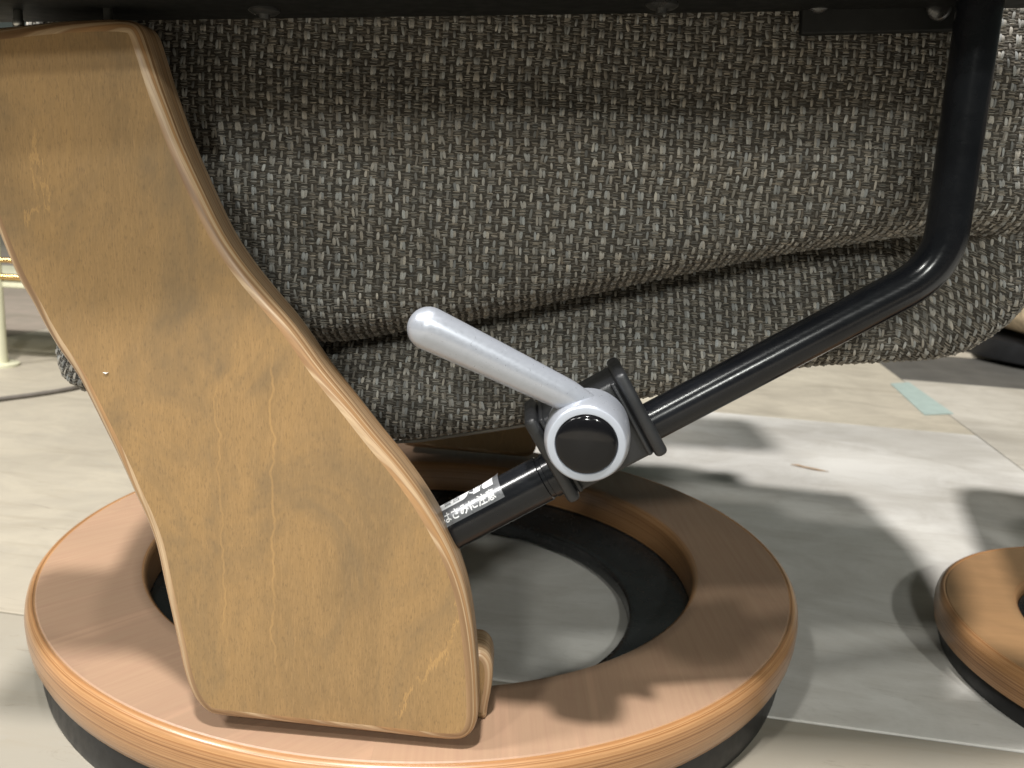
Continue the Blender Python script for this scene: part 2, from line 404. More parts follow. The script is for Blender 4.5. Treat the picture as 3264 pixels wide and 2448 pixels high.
# ------------------------------------------------------------------ swivel ring shared by chair and footstool
def ring_base(parent, R1, R2, ztop, thick, mats, name='base_ring'):
    b = ztop-thick
    prof = [(R1+0.001, b+0.002), (R1+0.0005, b+0.01), (R1, ztop-0.006), (R1+0.0012, ztop-0.0022), (R1+0.0042, ztop), (R1+0.012, ztop+0.0001),
            (R2-0.016, ztop), (R2-0.0030, ztop), (R2-0.0022, ztop-0.0007), (R2-0.0014, ztop-0.0006), (R2-0.0006, ztop+0.0001),
            (R2+0.0012, ztop-0.0005), (R2+0.0026, ztop-0.0019), (R2+0.0030, ztop-0.0026), (R2+0.0036, ztop-0.0032), (R2+0.0044, ztop-0.0062), (R2+0.0050, ztop-0.0105),
            (R2+0.0046, ztop-0.018), (R2+0.0034, ztop-0.025), (R2+0.0010, b+0.0025), (R2-0.002, b)]
    mi = [1, 1, 1, 1, 0, 0, 0, 0, 1, 1, 1, 1, 1, 1, 1, 1, 1, 1, 1, 1, 1]
    V, F, MI = lathe(prof, 160, closed=True, mats=mi)
    me = mesh(name, V, F); o = link(name, me, mats, parent); me.polygons.foreach_set('material_index', MI); fix_normals(me); smooth_by_angle(o, 40)
    return o
chair = thing('recliner_chair', 'grey tweed recliner on a round wooden ring base with black tube and silver lever', 'recliner chair')
ring = ring_base(chair, 0.2229, 0.3000, 0.060, 0.033, [MAT['ring'], MAT['ring_edge']])
V, F, MI = lathe([(0.292, 0.0275), (0.2945, 0.02), (0.2965, 0.006), (0.2955, 0.0), (0.270, 0.0), (0.270, 0.0275)], 128, closed=True)
me = mesh('foot', V, F); fix_normals(me); smooth_by_angle(link('rubber_foot', me, MAT['rubber'], ring), 40)
V, F, MI = lathe([(0.272, 0.0275), (0.224, 0.0275), (0.214, 0.025), (0.200, 0.019), (0.184, 0.0165), (0.176, 0.0155), (0.1745, 0.0135), (0.1745, 0.004), (0.272, 0.004)], 128, closed=True)
me = mesh('pan', V, F); fix_normals(me); smooth_by_angle(link('swivel_pan', me, MAT['plastic'], ring), 50)

# ------------------------------------------------------------------ S shaped plywood leg
LEFT = [(-132, 90), (-122, 220), (-108, 350), (-88, 480), (-55, 640), (0, 786), (45, 890), (90, 967), (131, 1044), (172, 1112), (235, 1202), (271, 1270), (316, 1360), (357, 1442),
        (384, 1500), (417, 1574), (457, 1660), (486, 1740), (514, 1866), (537, 1969), (560, 2071), (577, 2146), (600, 2212), (629, 2256), (663, 2284), (697, 2292)]
BOT = [(800, 2304), (1000, 2326), (1200, 2347), (1380, 2367), (1440, 2371), (1478, 2366), (1505, 2345), (1520, 2310)]
RIGHTP = [(1523, 2220), (1516, 2100), (1503, 1985), (1482, 1880), (1446, 1775), (1400, 1680), (1345, 1588), (1275, 1490), (1192, 1388), (1114, 1288), (1028, 1180), (932, 1042), (854, 948), (773, 848), (706, 746),
          (630, 588), (570, 450), (536, 357), (503, 262), (469, 153), (447, 92), (430, 70), (400, 58)]
TOP = [(217, 59), (0, 80), (-60, 84), (-110, 84), (-126, 80)]
out_px = LEFT + BOT + RIGHTP + TOP
pts = np.array([legp(*p) for p in out_px])
poly = catmull(pts[:, [0, 2]], 5)
Vy = lambda x: -0.2835-0.05*(x+0.02)
T_LEG = 0.027
def plate(poly, y_of, T, r, nb=5):
    n = len(poly)
    tan = np.roll(poly, -1, 0)-np.roll(poly, 1, 0); tan /= np.linalg.norm(tan, axis=1)[:, None]
    area = 0.5*np.sum(poly[:, 0]*np.roll(poly[:, 1], -1)-np.roll(poly[:, 0], -1)*poly[:, 1])
    nor = np.c_[tan[:, 1], -tan[:, 0]]*(1 if area > 0 else -1)          # outward
    rings = []
    for k in range(nb+1):
        a = math.pi/2*k/nb; rings.append((r*(1-math.sin(a)), r*(1-math.cos(a))))
    rings += [(0, T*0.35), (0, T*0.65)]
    for k in range(nb, -1, -1):
        a = math.pi/2*k/nb; rings.append((r*(1-math.sin(a)), T-r*(1-math.cos(a))))
    V, F, MI = [], [], []
    for ins, d in rings:
        q = poly-nor*ins
        for p in q: V.append((p[0], y_of(p[0])+d, p[1]))
    for k in range(len(rings)-1):
        for i in range(n):
            j = (i+1) % n; F.append((k*n+i, k*n+j, (k+1)*n+j, (k+1)*n+i)); MI.append(1)
    from mathutils.geometry import tessellate_polygon
    q = poly-nor*rings[0][0]
    tris = tessellate_polygon([[Vector((p[0], p[1], 0)) for p in q]]); last = (len(rings)-1)*n
    for t in tris: F.append(tuple(t)); MI.append(0)
    for t in tris: F.append(tuple(last+i for i in reversed(t))); MI.append(0)
    return V, F, MI
V, F, MI = plate(poly, Vy, T_LEG, 0.0062)
me = mesh('leg', V, F); leg = link('leg', me, [MAT['leg'], MAT['leg_edge']], chair); me.polygons.foreach_set('material_index', MI)
fix_normals(me)
me.polygons.foreach_set('use_smooth', [p.material_index == 1 for p in me.polygons])
# edge of the leg is striped across its thickness: give the ply material leg-local y
# support block behind the foot of the leg, resting on the ring
blk = np.array([on_y(px, py, -0.2505) for px, py in ((760, 2240), (800, 2090), (1000, 2065), (1300, 2055), (1500, 2062), (1540, 2068), (1562, 2090), (1571, 2125), (1568, 2180), (1556, 2240), (1545, 2300))])
bz = 0.0602
bp = [(p[0], p[2]) for p in blk]; bp += [(bp[-1][0]-0.003, bz), (0.0, bz), (bp[0][0]+0.004, bz)]
bpoly = catmull(np.array(bp), 4); bpoly[:, 1] = np.maximum(bpoly[:, 1], bz)
V, F, MI = plate(bpoly, lambda x: -0.2555, 0.030, 0.0045)
me = mesh('support_block', V, F); o = link('support_block', me, [MAT['leg'], MAT['leg_edge']], leg); me.polygons.foreach_set('material_index', MI); fix_normals(me); me.polygons.foreach_set('use_smooth', [p.material_index == 1 for p in me.polygons])
# pins joining leg and frame
for px in (58, 345):
    p = on_y(px, 62, -0.268)
    V, F, _ = lathe([(0.0001, 0.403), (0.0021, 0.403), (0.0021, 0.4215), (0.0026, 0.422), (0.0026, 0.4245), (0.0021, 0.425), (0.0021, 0.433), (0.0001, 0.433)], 16)
    o = link('pin', mesh('pin', V, F), MAT['steel'], leg); o.location = (p[0], -0.268, 0.0)
# tiny chip on the veneer
c0 = legp(338, 1189); V = [(c0[0]+dx, Vy(c0[0])-0.0006*k, c0[2]+dz) for k in (1, 0) for dx, dz in ((-.0014, .0003), (0, -.0004), (.0014, .0005), (.0003, .0002))]
link('paint_chip', mesh('chip', V, [(0, 1, 2, 3), (7, 6, 5, 4), (0, 4, 5, 1), (1, 5, 6, 2), (2, 6, 7, 3), (3, 7, 4, 0)]), MAT['white_ink'], leg, smooth=False)

# ------------------------------------------------------------------ black tube, sleeve, clamp
YT = -0.260
def axp(px): return on_y(px, 1245-0.5265*(px-2264), YT)
A0 = axp(1250); corner = on_y(2035*K, 580*K, YT); topv = on_y(2127*K, 20*K, YT)
topv = np.array([corner[0]-0.002, YT, 0.465])
u1 = (corner-A0)/np.linalg.norm(corner-A0); u2 = (topv-corner)/np.linalg.norm(topv-corner)
tl = 0.0215
bend = []
for t in np.linspace(0, 1, 14):
    p = (1-t)**2*(corner-u1*tl)+2*t*(1-t)*corner+t*t*(corner+u2*tl); bend.append(p)
path = [A0, A0*0.5+(corner-u1*tl)*0.5] + bend + [topv*0.5+(corner+u2*tl)*0.5, topv]
V, F = sweep(path, [0.0104]*len(path), 40)
me = mesh('tube', V, F); fix_normals(me); tube = link('recline_tube', me, MAT['tube'], chair); smooth_by_angle(tube, 50)
AX = Vector(u1); NV = Vector((-u1[2], 0, u1[0]))                 # along the tube, and up across it
def T_of(px): return Vector(axp(px))
s0, s1 = T_of(1360), T_of(1776)
V, F = sweep([s0, s0.lerp(s1, .5), s0.lerp(s1, 0.90), s0.lerp(s1, 0.905), s0.lerp(s1, 0.93), s0.lerp(s1, 0.935), s1], [0.0126, .0126, .0126, .0118, .0118, .0123, .0123], 48)
me = mesh('sleeve', V, F); fix_normals(me); sleeve = link('sleeve', me, MAT['tube'], tube); smooth_by_angle(sleeve, 30)
V, F = sweep([s0-AX*0.012, s0+AX*0.004], [0.0139, 0.0139], 40); me = mesh('end_bush', V, F); fix_normals(me); smooth_by_angle(link('end_bush', me, MAT['plastic'], tube), 50)

ROT = Matrix(((AX.x, 0, NV.x, 0), (AX.y, 1, NV.y, 0), (AX.z, 0, NV.z, 0), (0, 0, 0, 1)))
zr = lambda x, z: Vector((x, 0, z+0.06))
fr_t, fr_b = zr(.117, .212), zr(.142, .172); fl_t, fl_b = zr(.074, .187), zr(.099, .144)
cr_, cl_ = (fr_t+fr_b)/2, (fl_t+fl_b)/2; cc = (cr_+cl_)/2
L_body = (cr_-cl_).length
me = bevel_box(L_body-0.004, 0.038, 0.0435, 0.0022, 3, Matrix.Translation((cc.x+NV.x*-.0005, -0.2585, cc.z-.0005)) @ ROT)
clamp = link('clamp_housing', me, MAT['clamp'], chair)
for c, ln in ((cr_, 0.0485), (cl_, 0.0500)):
    me = bevel_box(0.0068, 0.045, ln, 0.0026, 3, Matrix.Translation((c.x, -0.2590, c.z)) @ ROT)
    link('flange', me, MAT['clamp'], clamp)
    me = bevel_box(0.0024, 0.0415, ln-0.006, 0.0008, 2, Matrix.Translation((c.x, -0.2590, c.z)+(AX*(0.0052 if c is cl_ else -0.0052)).to_tuple() if False else Vector((c.x, -0.2590, c.z))+AX*(0.0052 if c is cl_ else -0.0052)) @ ROT)
    link('flange_lip', me, MAT['clamp'], clamp)

# ------------------------------------------------------------------ silver lever with hub and black cap
hub = Vector(on_y(1869, 1418, -0.307))
fwd = Vector((-0.10, -1, -0.07)).normalized()               # hub faces the camera, tipped a little
q = Vector((0, 0, 1)).rotation_difference(fwd).to_matrix().to_4x4()
HM = Matrix.Translation(hub) @ q
prof = [(0.0206, -0.026), (0.0210, -0.014), (0.0208, -0.0075), (0.0201, -0.0035), (0.0193, -0.0012), (0.0186, -0.0002), (0.0181, 0.0), (0.0153, 0.0), (0.0149, -0.0005), (0.0148, -0.004), (0.0001, -0.004)]
V, F, MI = lathe(prof, 96, mats=[0, 0, 0, 0, 0, 1, 1, 1, 1, 1])
V = [HM @ Vector(v) for v in V]
z_ = 2.5518; cz = lambda a, b: (1300+a/z_, 950+b/z_)
p_tip = Vector(on_y(*cz(170, 248), -0.302)); p_mid = Vector(on_y(*cz(700, 500), -0.300)); p_end = Vector(on_y(*cz(1290, 792), -0.297)); p_in = Vector(on_y(*cz(1560, 960), -0.295))
sc_ = 0.446/FPX/z_
path, rad = [], []
ax0 = (p_mid-p_tip).normalized(); r_tip = 167*sc_
for k in range(9):
    a = math.pi/2*k/9
    path.append(p_tip-ax0*(r_tip*0.98*math.cos(a))); rad.append(max(1e-5, r_tip*math.sin(a)))
for t in np.linspace(0, 1, 14):
    path.append(p_tip.lerp(p_end, t) + (p_mid-(p_tip+p_end)/2)*0.5*(4*t*(1-t))); rad.append((167+(128-167)*t)*sc_)
path.append(p_in); rad.append(108*sc_)
V2, F2 = sweep(path, rad, 40, squash=0.82)
n0 = len(V); V += V2; F += [tuple(i+n0 for i in f) for f in F2]; MI += [0]*len(F2)
me = mesh('lever', V, F); fix_normals(me); lever = link('lever', me, [MAT['silver'], MAT['ringface']], chair); me.polygons.foreach_set('material_index', MI); smooth_by_angle(lever, 45)
prof = [(0.0148, -0.003), (0.0147, -0.0004)] + [(0.0146*math.cos(a), -0.0002+0.0030*math.sin(a)) for a in np.linspace(0.12, math.pi/2-0.001, 14)]
V, F, _ = lathe(prof, 72); V = [HM @ Vector(v) for v in V]
me = mesh('cap', V, F); fix_normals(me); link('cap', me, MAT['gloss'], lever)

# ------------------------------------------------------------------ warning label wrapped round the sleeve
lab0 = T_of(1394+12); LABL = 0.0425; RL = 0.01268; PH0, PH1 = R(21), R(116)
def on_sleeve(s, h, lift=0.0):
    """s along the tube (m), h up the label (m) -> point on the sleeve"""
    ph = PH0 + h/RL
    ex = 0.0
    t = s/LABL; hh = h/(RL*(PH1-PH0))
    if t > 0.7 and hh > 0.5: ex = ((t-0.7)/0.3)**2*((hh-0.5)/0.5)**2*0.0016      # one corner peels
    r = RL+lift+ex
    return lab0 + AX*s + Vector((0, -1, 0))*(math.cos(ph)*r) + NV*(math.sin(ph)*r)
HL = RL*(PH1-PH0)
ns, nh = 30, 20; V, F = [], []
for i in range(ns+1):
    for j in range(nh+1): V.append(on_sleeve(LABL*i/ns, HL*j/nh))
for i in range(ns):
    for j in range(nh): F.append((i*(nh+1)+j, (i+1)*(nh+1)+j, (i+1)*(nh+1)+j+1, i*(nh+1)+j+1))
me = mesh('warning_label', V, F); fix_normals(me); label = link('warning_label', me, MAT['foil'], sleeve)
def print_poly(polys, mat, lift, name):
    """flat shapes in label space (metres) wrapped on to the sleeve"""
    bm = bmesh.new()
    for pl in polys:
        f = bm.faces.new([bm.verts.new((x, y*YS, 0)) for x, y in pl])
    bmesh.ops.triangulate(bm, faces=bm.faces[:])
    for _ in range(3):
        es = [e for e in bm.edges if e.calc_length() > 0.0012]
        if not es: break
        bmesh.ops.subdivide_edges(bm, edges=es, cuts=1); bmesh.ops.triangulate(bm, faces=bm.faces[:])
    for v in bm.verts: v.co = on_sleeve(v.co.x, v.co.y, lift)
    bmesh.ops.recalc_face_normals(bm, faces=bm.faces[:])
    me = bpy.data.meshes.new(name); bm.to_mesh(me); bm.free()
    return link(name, me, mat, label, smooth=False)
def print_text(txt, x0, y0, size, mat, lift, name, sx=1.0, bold=0.0):
    cu = bpy.data.curves.new('t', 'FONT'); cu.body = txt; cu.size = 1; cu.resolution_u = 2; cu.offset = bold
    ob = bpy.data.objects.new('t', cu); COL.objects.link(ob); dg = bpy.context.evaluated_depsgraph_get(); dg.update()
    me = bpy.data.meshes.new_from_object(ob.evaluated_get(dg)); bpy.data.objects.remove(ob)
    for v in me.vertices: v.co = on_sleeve(x0+v.co.x*size*sx, (y0+v.co.y*size)*YS, lift)
    fix_normals(me); me.materials.clear()
    return link(name, me, mat, label, smooth=False)
mm = 0.001
YS = 1.244; Htop = HL/mm/YS
zig = [(21.5, 8.3), (23.2, 9.3), (21.2, 10.2), (24.2, 11.4), (22.0, 12.6), (25.0, Htop-1.1)]
print_poly([[(0.9*mm, 8.0*mm)] + [(a*mm, b*mm) for a, b in zig] + [(0.9*mm, (Htop-1.1)*mm)]], MAT['white_ink'], 0.00005, 'white_panel')
print_poly([[(39.0*mm, 8.2*mm), (39.0*mm, (Htop-1.1)*mm), (33.2*mm, (Htop-1.1)*mm), (35.6*mm, 13.0*mm), (32.8*mm, 12.1*mm), (35.6*mm, 11.0*mm), (32.6*mm, 9.8*mm), (35.8*mm, 9.4*mm), (33.6*mm, 8.2*mm)]], MAT['white_ink'], 0.00005, 'white_panel')
def finger(bx, by, tx, ty, w0, w1):
    dx, dy = tx-bx, ty-by; l = math.hypot(dx, dy); nx, ny = -dy/l, dx/l
    return [((bx+nx*w0)*mm, (by+ny*w0)*mm), ((bx-nx*w0)*mm, (by-ny*w0)*mm), ((tx-nx*w1)*mm, (ty-ny*w1)*mm), ((tx+dx/l*w1*.8)*mm, (ty+dy/l*w1*.8)*mm), ((tx+nx*w1)*mm, (ty+ny*w1)*mm)]
hand = [[(27.2*mm, 8.4*mm), (31.2*mm, 8.4*mm), (31.6*mm, 10.8*mm), (30.4*mm, 11.6*mm), (27.8*mm, 11.5*mm), (26.9*mm, 10.2*mm)],
        finger(27.0, 9.6, 24.9, 11.0, .45, .3), finger(27.9, 11.3, 27.2, 14.4, .45, .32), finger(28.9, 11.5, 28.9, 15.0, .45, .32), finger(29.9, 11.5, 30.6, 14.8, .45, .32), finger(31.0, 10.9, 32.2, 13.4, .42, .3)]
print_poly(hand, MAT['white_ink'], 0.00006, 'hand_symbol')
tri = [(3.2, 9.6), (6.6, 9.6), (4.9, 12.8)]; tin = [(3.85, 9.98), (5.95, 9.98), (4.9, 11.95)]
print_poly([[(tri[i][0]*mm, tri[i][1]*mm), (tri[(i+1) % 3][0]*mm, tri[(i+1) % 3][1]*mm), (tin[(i+1) % 3][0]*mm, tin[(i+1) % 3][1]*mm), (tin[i][0]*mm, tin[i][1]*mm)] for i in range(3)]
           + [[(4.7*mm, 10.7*mm), (5.1*mm, 10.7*mm), (5.1*mm, 11.5*mm), (4.7*mm, 11.5*mm)], [(4.7*mm, 10.2*mm), (5.1*mm, 10.2*mm), (5.1*mm, 10.5*mm), (4.7*mm, 10.5*mm)]], MAT['black_ink'], 0.00010, 'warning_triangle')
print_text('警告', 9.0*mm, 9.9*mm, 4.6*mm, MAT['black_ink'], 0.00010, 'lettering', 1.15, 0.004)
print_text('手はさみに注意', 1.0*mm, 1.7*mm, 5.55*mm, MAT['white_ink'], 0.00006, 'lettering', 0.97, 0.018)

# ------------------------------------------------------------------ steel frame under the seat (upper edge of the photograph)
fa, fb_ = on_y(400, 44, -0.255), on_y(2110, 20, -0.255)
FT = math.atan2(fb_[2]-fa[2], fb_[0]-fa[0]); zf0 = fa[2]-math.tan(FT)*fa[0]; zf = zf0
def tilt(x0, zoff, y): return Matrix.Translation((0, y, zf0)) @ Matrix.Rotation(-FT, 4, 'Y') @ Matrix.Translation((x0, 0, zoff))
frame = link('seat_frame', bevel_box(0.585, 0.092, 0.040, 0.002, 2, tilt(0.0225, 0.020, -0.282)), MAT['frame'], chair)
for (px, py, yy, rr) in ((842, 40, -0.262, .0074), (2110, 16, -0.262, .0078)):
    p = on_y(px, py, yy)
    V, F, _ = lathe([(0.0001, -0.0052), (0.0025, -0.0052), (0.0028, -0.0030), (rr*.75, -0.0030), (rr, -0.0016), (rr, 0.0), (0.0001, 0.0)], 32)
    V = [(v[0]+p[0], v[1]+yy, v[2]+zf0+math.tan(FT)*p[0]+0.0005) for v in V]; me = mesh('bolt', V, F); fix_normals(me); smooth_by_angle(link('bolt', me, MAT['bolt'], frame), 40)
bl = on_y(1716*K, 77*K, -0.238); br_ = on_y(2098*K, 67*K, -0.238)
bracket = link('bracket', bevel_box(br_[0]-bl[0], 0.006, 0.06, 0.0012, 2, Matrix.Translation(((bl[0]+br_[0])/2, -0.2385, (bl[2]+br_[2])/2+0.030)) @ Matrix.Rotation(-math.atan2(br_[2]-bl[2], br_[0]-bl[0]), 4, 'Y')), MAT['frame'], frame)
for px, py in ((1770*K, 0), (2030*K, 24)):
    p = on_y(px, py, -0.244); V, F, _ = lathe([(0.0001, 0.003), (0.004, 0.003), (0.006, 0.0015), (0.0062, 0)], 20)
    V = [(v[0]+p[0], -0.243-v[2], p[2]+v[1]) for v in V]; me = mesh('bolt', V, F); fix_normals(me); link('bolt', me, MAT['bolt'], frame)
p = on_y(2086*K, 50*K, -0.252)
prof = [(0.0001, -0.006)]
for i in range(8): prof += [(0.0022, -0.006+i*0.0015), (0.0027, -0.0052+i*0.0015)]
prof += [(0.0045, 0.006), (0.0045, 0.010), (0.0001, 0.010)]
V, F, _ = lathe(prof, 18); V = [(v[0]+p[0], v[1]-0.252, v[2]+p[2]) for v in V]; me = mesh('screw', V, F); fix_normals(me); smooth_by_angle(link('screw', me, MAT['steel'], frame), 30)

# ------------------------------------------------------------------ tweed cushion: backing surface plus woven yarns
xs_b = [-0.246, -0.232, -0.216, -0.17, -0.11, -0.05, 0.0, 0.072, 0.145, 0.238, 0.318, 0.340, 0.360, 0.385, 0.418]
zs_b = [0.300, 0.262, 0.233, 0.219, 0.211, 0.206, 0.205, 0.220, 0.241, 0.266, 0.275, 0.287, 0.306, 0.340, 0.385]
xs_c = [-0.25, -0.12, -0.042, 0.05, 0.14, 0.22, 0.294, 0.34, 0.46]
zs_c = [0.262, 0.260, 0.2635, 0.284, 0.310, 0.331, 0.346, 0.349, 0.352]
def sm_interp(x, xs, zs):
    x = np.asarray(x, float); acc = 0
    for d in np.linspace(-0.012, 0.012, 7): acc = acc+np.interp(x+d, xs, zs)
    return acc/7
Y0 = -0.207
def cushion_raw(x, s):
    """x across (m), s in 0..3: 0-1 upper panel, 1-2 lower roll, 2-3 tucked underside"""
    zb = sm_interp(x, xs_b, zs_b); zc = np.maximum(sm_interp(x, xs_c, zs_c), zb+0.012); zt = 0.475+0*x
    # horizontal closing at both ends
    side = 0.20*np.clip((x-0.312)/0.106, 0, 1)**3.6 + 0.12*np.clip((-0.185-x)/0.062, 0, 1)**2.5
    s1 = np.clip(s, 0, 1); s2 = np.clip(s-1, 0, 1); s3 = np.clip(s-2, 0, 1)
    fade = 1-np.clip((x-0.285)/0.07, 0, 1)**1.0*0.8           # the crease dies out towards the right end
    # upper panel: slack folds, rolls in at the crease
    z = zt+(zc-zt)*s1
    y = Y0 - 0.010*np.sin(np.pi*np.clip(s1*1.02, 0, 1))**0.8 - 0.006*np.exp(-((s1-0.86)/0.09)**2) + fade*0.022*np.clip((s1-0.93)/0.07, 0, 1)**1.6
    y = y + 0.0022*np.sin(z*105+x*9.0+0.6)*np.exp(-((z-0.375)/0.05)**2) + 0.0012*np.sin(x*37+z*20)
    yc = Y0+0.038*fade-0.006*(1-fade)
    zr_ = zc+(zb-zc)*np.sin(s2*np.pi/2)**1.0
    tuck = np.clip((x-0.06)/0.2, 0, 1)*0.004
    yl = yc - (0.040*fade+tuck)*np.sin(np.pi/2*np.clip(s2/0.72, 0, 1))**1.2 + 0.022*s2**2.6
    ybot = yl*0+np.where(True, yc-(0.040*fade+tuck)+0.022, 0)+0.0
    lower = s > 1
    y = np.where(lower, yl, y); z = np.where(lower, zr_, z)
    under = s > 2
    y = np.where(under, ybot+0.33*s3, y); z = np.where(under, zb+0.004*np.sin(np.pi*s3), z)
    return np.stack([x+0*s, y+side, z], -1)
NX, NS = 260, 520
gx = np.linspace(-0.246, 0.418, NX); gs = np.concatenate([np.linspace(0, 1, 240), np.linspace(1.0005, 2, 200), np.linspace(2.0005, 2.25, 80)])
GP = cushion_raw(gx[:, None]+0*gs[None], 0*gx[:, None]+gs[None])            # NX, NS, 3
dl = np.linalg.norm(np.diff(GP, axis=1), axis=2); ARC = np.concatenate([np.zeros((NX, 1)), np.cumsum(dl, 1)], 1)
VMAX = 0.34
vv = np.linspace(0, VMAX, 420)
GR = np.zeros((NX, len(vv), 3)); LIM = np.zeros(NX)
for i in range(NX):
    for k in range(3): GR[i, :, k] = np.interp(vv, ARC[i], GP[i, :, k])
    LIM[i] = ARC[i, -1]
# arc length along the width (follows the round end)
row = GR[:, 120]; du = np.linalg.norm(np.diff(row, axis=0), axis=1); UA = np.concatenate([[0], np.cumsum(du)])
uu = np.linspace(0, UA[-1], 360); xi = np.interp(uu, UA, np.arange(NX))
i0 = np.floor(xi).astype(int).clip(0, NX-2); ft = (xi-i0)[:, None, None]
GR = GR[i0]*(1-ft)+GR[i0+1]*ft; LIM = LIM[i0]*(1-ft[:, 0, 0])+LIM[i0+1]*ft[:, 0, 0]
dU = np.gradient(GR, axis=0); dV = np.gradient(GR, axis=1)
GN = np.cross(dU, dV); GN /= np.linalg.norm(GN, axis=2)[..., None]+1e-12
if GN[180, 150, 1] > 0: GN = -GN
UMAX = uu[-1]
def surf(u, v):
    a = np.clip(u/UMAX*(len(uu)-1), 0, len(uu)-1.001); b = np.clip(v/VMAX*(len(vv)-1), 0, len(vv)-1.001)
    i, j = a.astype(int), b.astype(int); fa, fb = (a-i)[..., None], (b-j)[..., None]
    def bl(G): return (G[i, j]*(1-fa)+G[i+1, j]*fa)*(1-fb)+(G[i, j+1]*(1-fa)+G[i+1, j+1]*fa)*fb
    n = bl(GN); return bl(GR), n/np.linalg.norm(n, axis=-1)[..., None]
# backing cloth: front grid closed by a back face so the cushion has volume
st = 3; gu, gv = GR.shape[0], GR.shape[1]
sub = GR[::st, ::st]+GN[::st, ::st]*-0.0006; nu, nv = sub.shape[:2]
V = sub.reshape(-1, 3).tolist(); F = [(i*nv+j, (i+1)*nv+j, (i+1)*nv+j+1, i*nv+j+1) for i in range(nu-1) for j in range(nv-1)]
back = sub.copy(); back[..., 1] = np.maximum(0.19-np.abs(back[..., 0]-0.09)*0.15, sub[..., 1]+0.02); back[..., 2] = np.where(back[..., 2] < 0.30, back[..., 2]+0.01, back[..., 2])
n0 = len(V); V += back.reshape(-1, 3).tolist(); F += [tuple(n0+k for k in (i*nv+j, i*nv+j+1, (i+1)*nv+j+1, (i+1)*nv+j)) for i in range(nu-1) for j in range(nv-1)]
for i in range(nu-1):
    for j in (0, nv-1): F.append((i*nv+j, (i+1)*nv+j, n0+(i+1)*nv+j, n0+i*nv+j))
for j in range(nv-1):
    for i in (0, nu-1): F.append((i*nv+j, i*nv+j+1, n0+i*nv+j+1, n0+i*nv+j))
me = mesh('cushion', V, F); fix_normals(me); cushion = link('cushion', me, MAT['base_cloth'], chair)
# yarns: every visible float of the basket weave is its own little arched ribbon
PU, PV = 0.0092, 0.0084
ncu, ncv = int(UMAX/PU), int(VMAX/PV)
I, J = np.meshgrid(np.arange(ncu), np.arange(ncv), indexing='ij'); I = I.ravel().astype(float); J = J.ravel().astype(float)
rows = []   # (u, v, len_u, len_v, height, horizontal?, rgb)
def add(u, v, lu, lv, h, horiz, base, spread):
    n = len(u); k = rng.normal(1.0, spread, n).clip(0.35, 1.9); t = rng.uniform(-1, 1, n)
    col = np.stack([base[0]*k*(1+0.06*t), base[1]*k, base[2]*k*(1-0.07*t)], 1)
    rows.append((u+rng.normal(0, 0.00018, n), v+rng.normal(0, 0.00022, n), lu*rng.uniform(.82, 1.18, n), lv*rng.uniform(.8, 1.2, n), h*rng.uniform(.75, 1.25, n), np.full(n, horiz), col))
wu = 0.0006*np.sin(J*0.55+1.0)+0.0004*np.sin(J*1.7)
bu, bv = I*PU+wu, J*PV+0.0005*np.sin(I*0.7)
WARP = (0.33, 0.322, 0.296); WARP2 = (0.29, 0.28, 0.254); WEFT = (0.205, 0.190, 0.162); DEEP = (0.10, 0.09, 0.074)
one = np.ones_like(bu)
jt = rng.normal(0, 0.0003, len(bu))
add(bu-0.00074, bv+jt, one*0.00165, one*0.0047, 0.00120, 0, WARP, 0.20)
add(bu+0.00074, bv+jt*0.5, one*0.00165, one*0.0045, 0.00115, 0, WARP, 0.20)
add(bu+PU*.5, bv+PV*.5, one*0.00155, one*0.0044, 0.00100, 0, WARP2, 0.26)
sel = rng.random(len(bu)) < 0.45
add((bu+PU*.5+0.00135)[sel], (bv+PV*.5)[sel], one[sel]*0.0013, one[sel]*0.0042, 0.0006, 0, DEEP, 0.45)
for k in (-2.5, -1.5, -0.5, 0.5, 1.5, 2.5):
    add(bu, bv+PV*.5+k*0.00070, one*0.0037, one*0.00064, 0.00085, 1, WEFT, 0.42)
for k in (-2, -1, 0, 1, 2):
    add(bu+PU*.5, bv+k*0.00075, one*0.0032, one*0.00064, 0.00070, 1, WEFT, 0.42)
for k in (-1.5, -.5, .5, 1.5):
    add(bu+PU*.26, bv+PV*.25*k, one*0.0026, one*0.0009, 0.0003, 1, DEEP, 0.40)
    add(bu-PU*.24, bv+PV*.25*k, one*0.0026, one*0.0009, 0.0003, 1, DEEP, 0.40)
u, v, lu, lv, h, hz, colr = [np.concatenate([r[k] for r in rows]) for k in range(7)]
lim = np.interp(u, uu, LIM); ok = (u > 0.001) & (u < UMAX-0.001) & (v > 0.002) & (v < np.minimum(lim, VMAX)-0.001)
u, v, lu, lv, h, hz, colr = [a[ok] for a in (u, v, lu, lv, h, hz, colr)]
n = len(u)
A = np.linspace(-1, 1, 5); B = np.array([-1, 0., 1.0]); aa, bb = np.meshgrid(A, B, indexing='ij'); aa, bb = aa.ravel(), bb.ravel()   # a along the float, b across
hh = np.clip(1-np.abs(aa)**2.4, 0, 1)**0.6*np.sqrt(np.clip(1-(bb*0.96)**2, 0, 1))
wid = (1-0.45*np.abs(aa)**3)*bb
H_ = hz[:, None] == 1
du_ = np.where(H_, aa[None]*lu[:, None]/2, wid[None]*lu[:, None]/2); dv_ = np.where(H_, wid[None]*lv[:, None]/2, aa[None]*lv[:, None]/2)
skew = rng.normal(0, 0.10, n)[:, None]; du_, dv_ = du_-skew*dv_*np.where(H_, 0, 1), dv_+skew*du_*np.where(H_, 1, 0)*0.7
P, Nn = surf(u[:, None]+du_, v[:, None]+dv_)
P = P + Nn*(hh[None]*h[:, None]-0.0004)[..., None]
nvp = len(aa); idx = np.arange(nvp).reshape(5, 3)
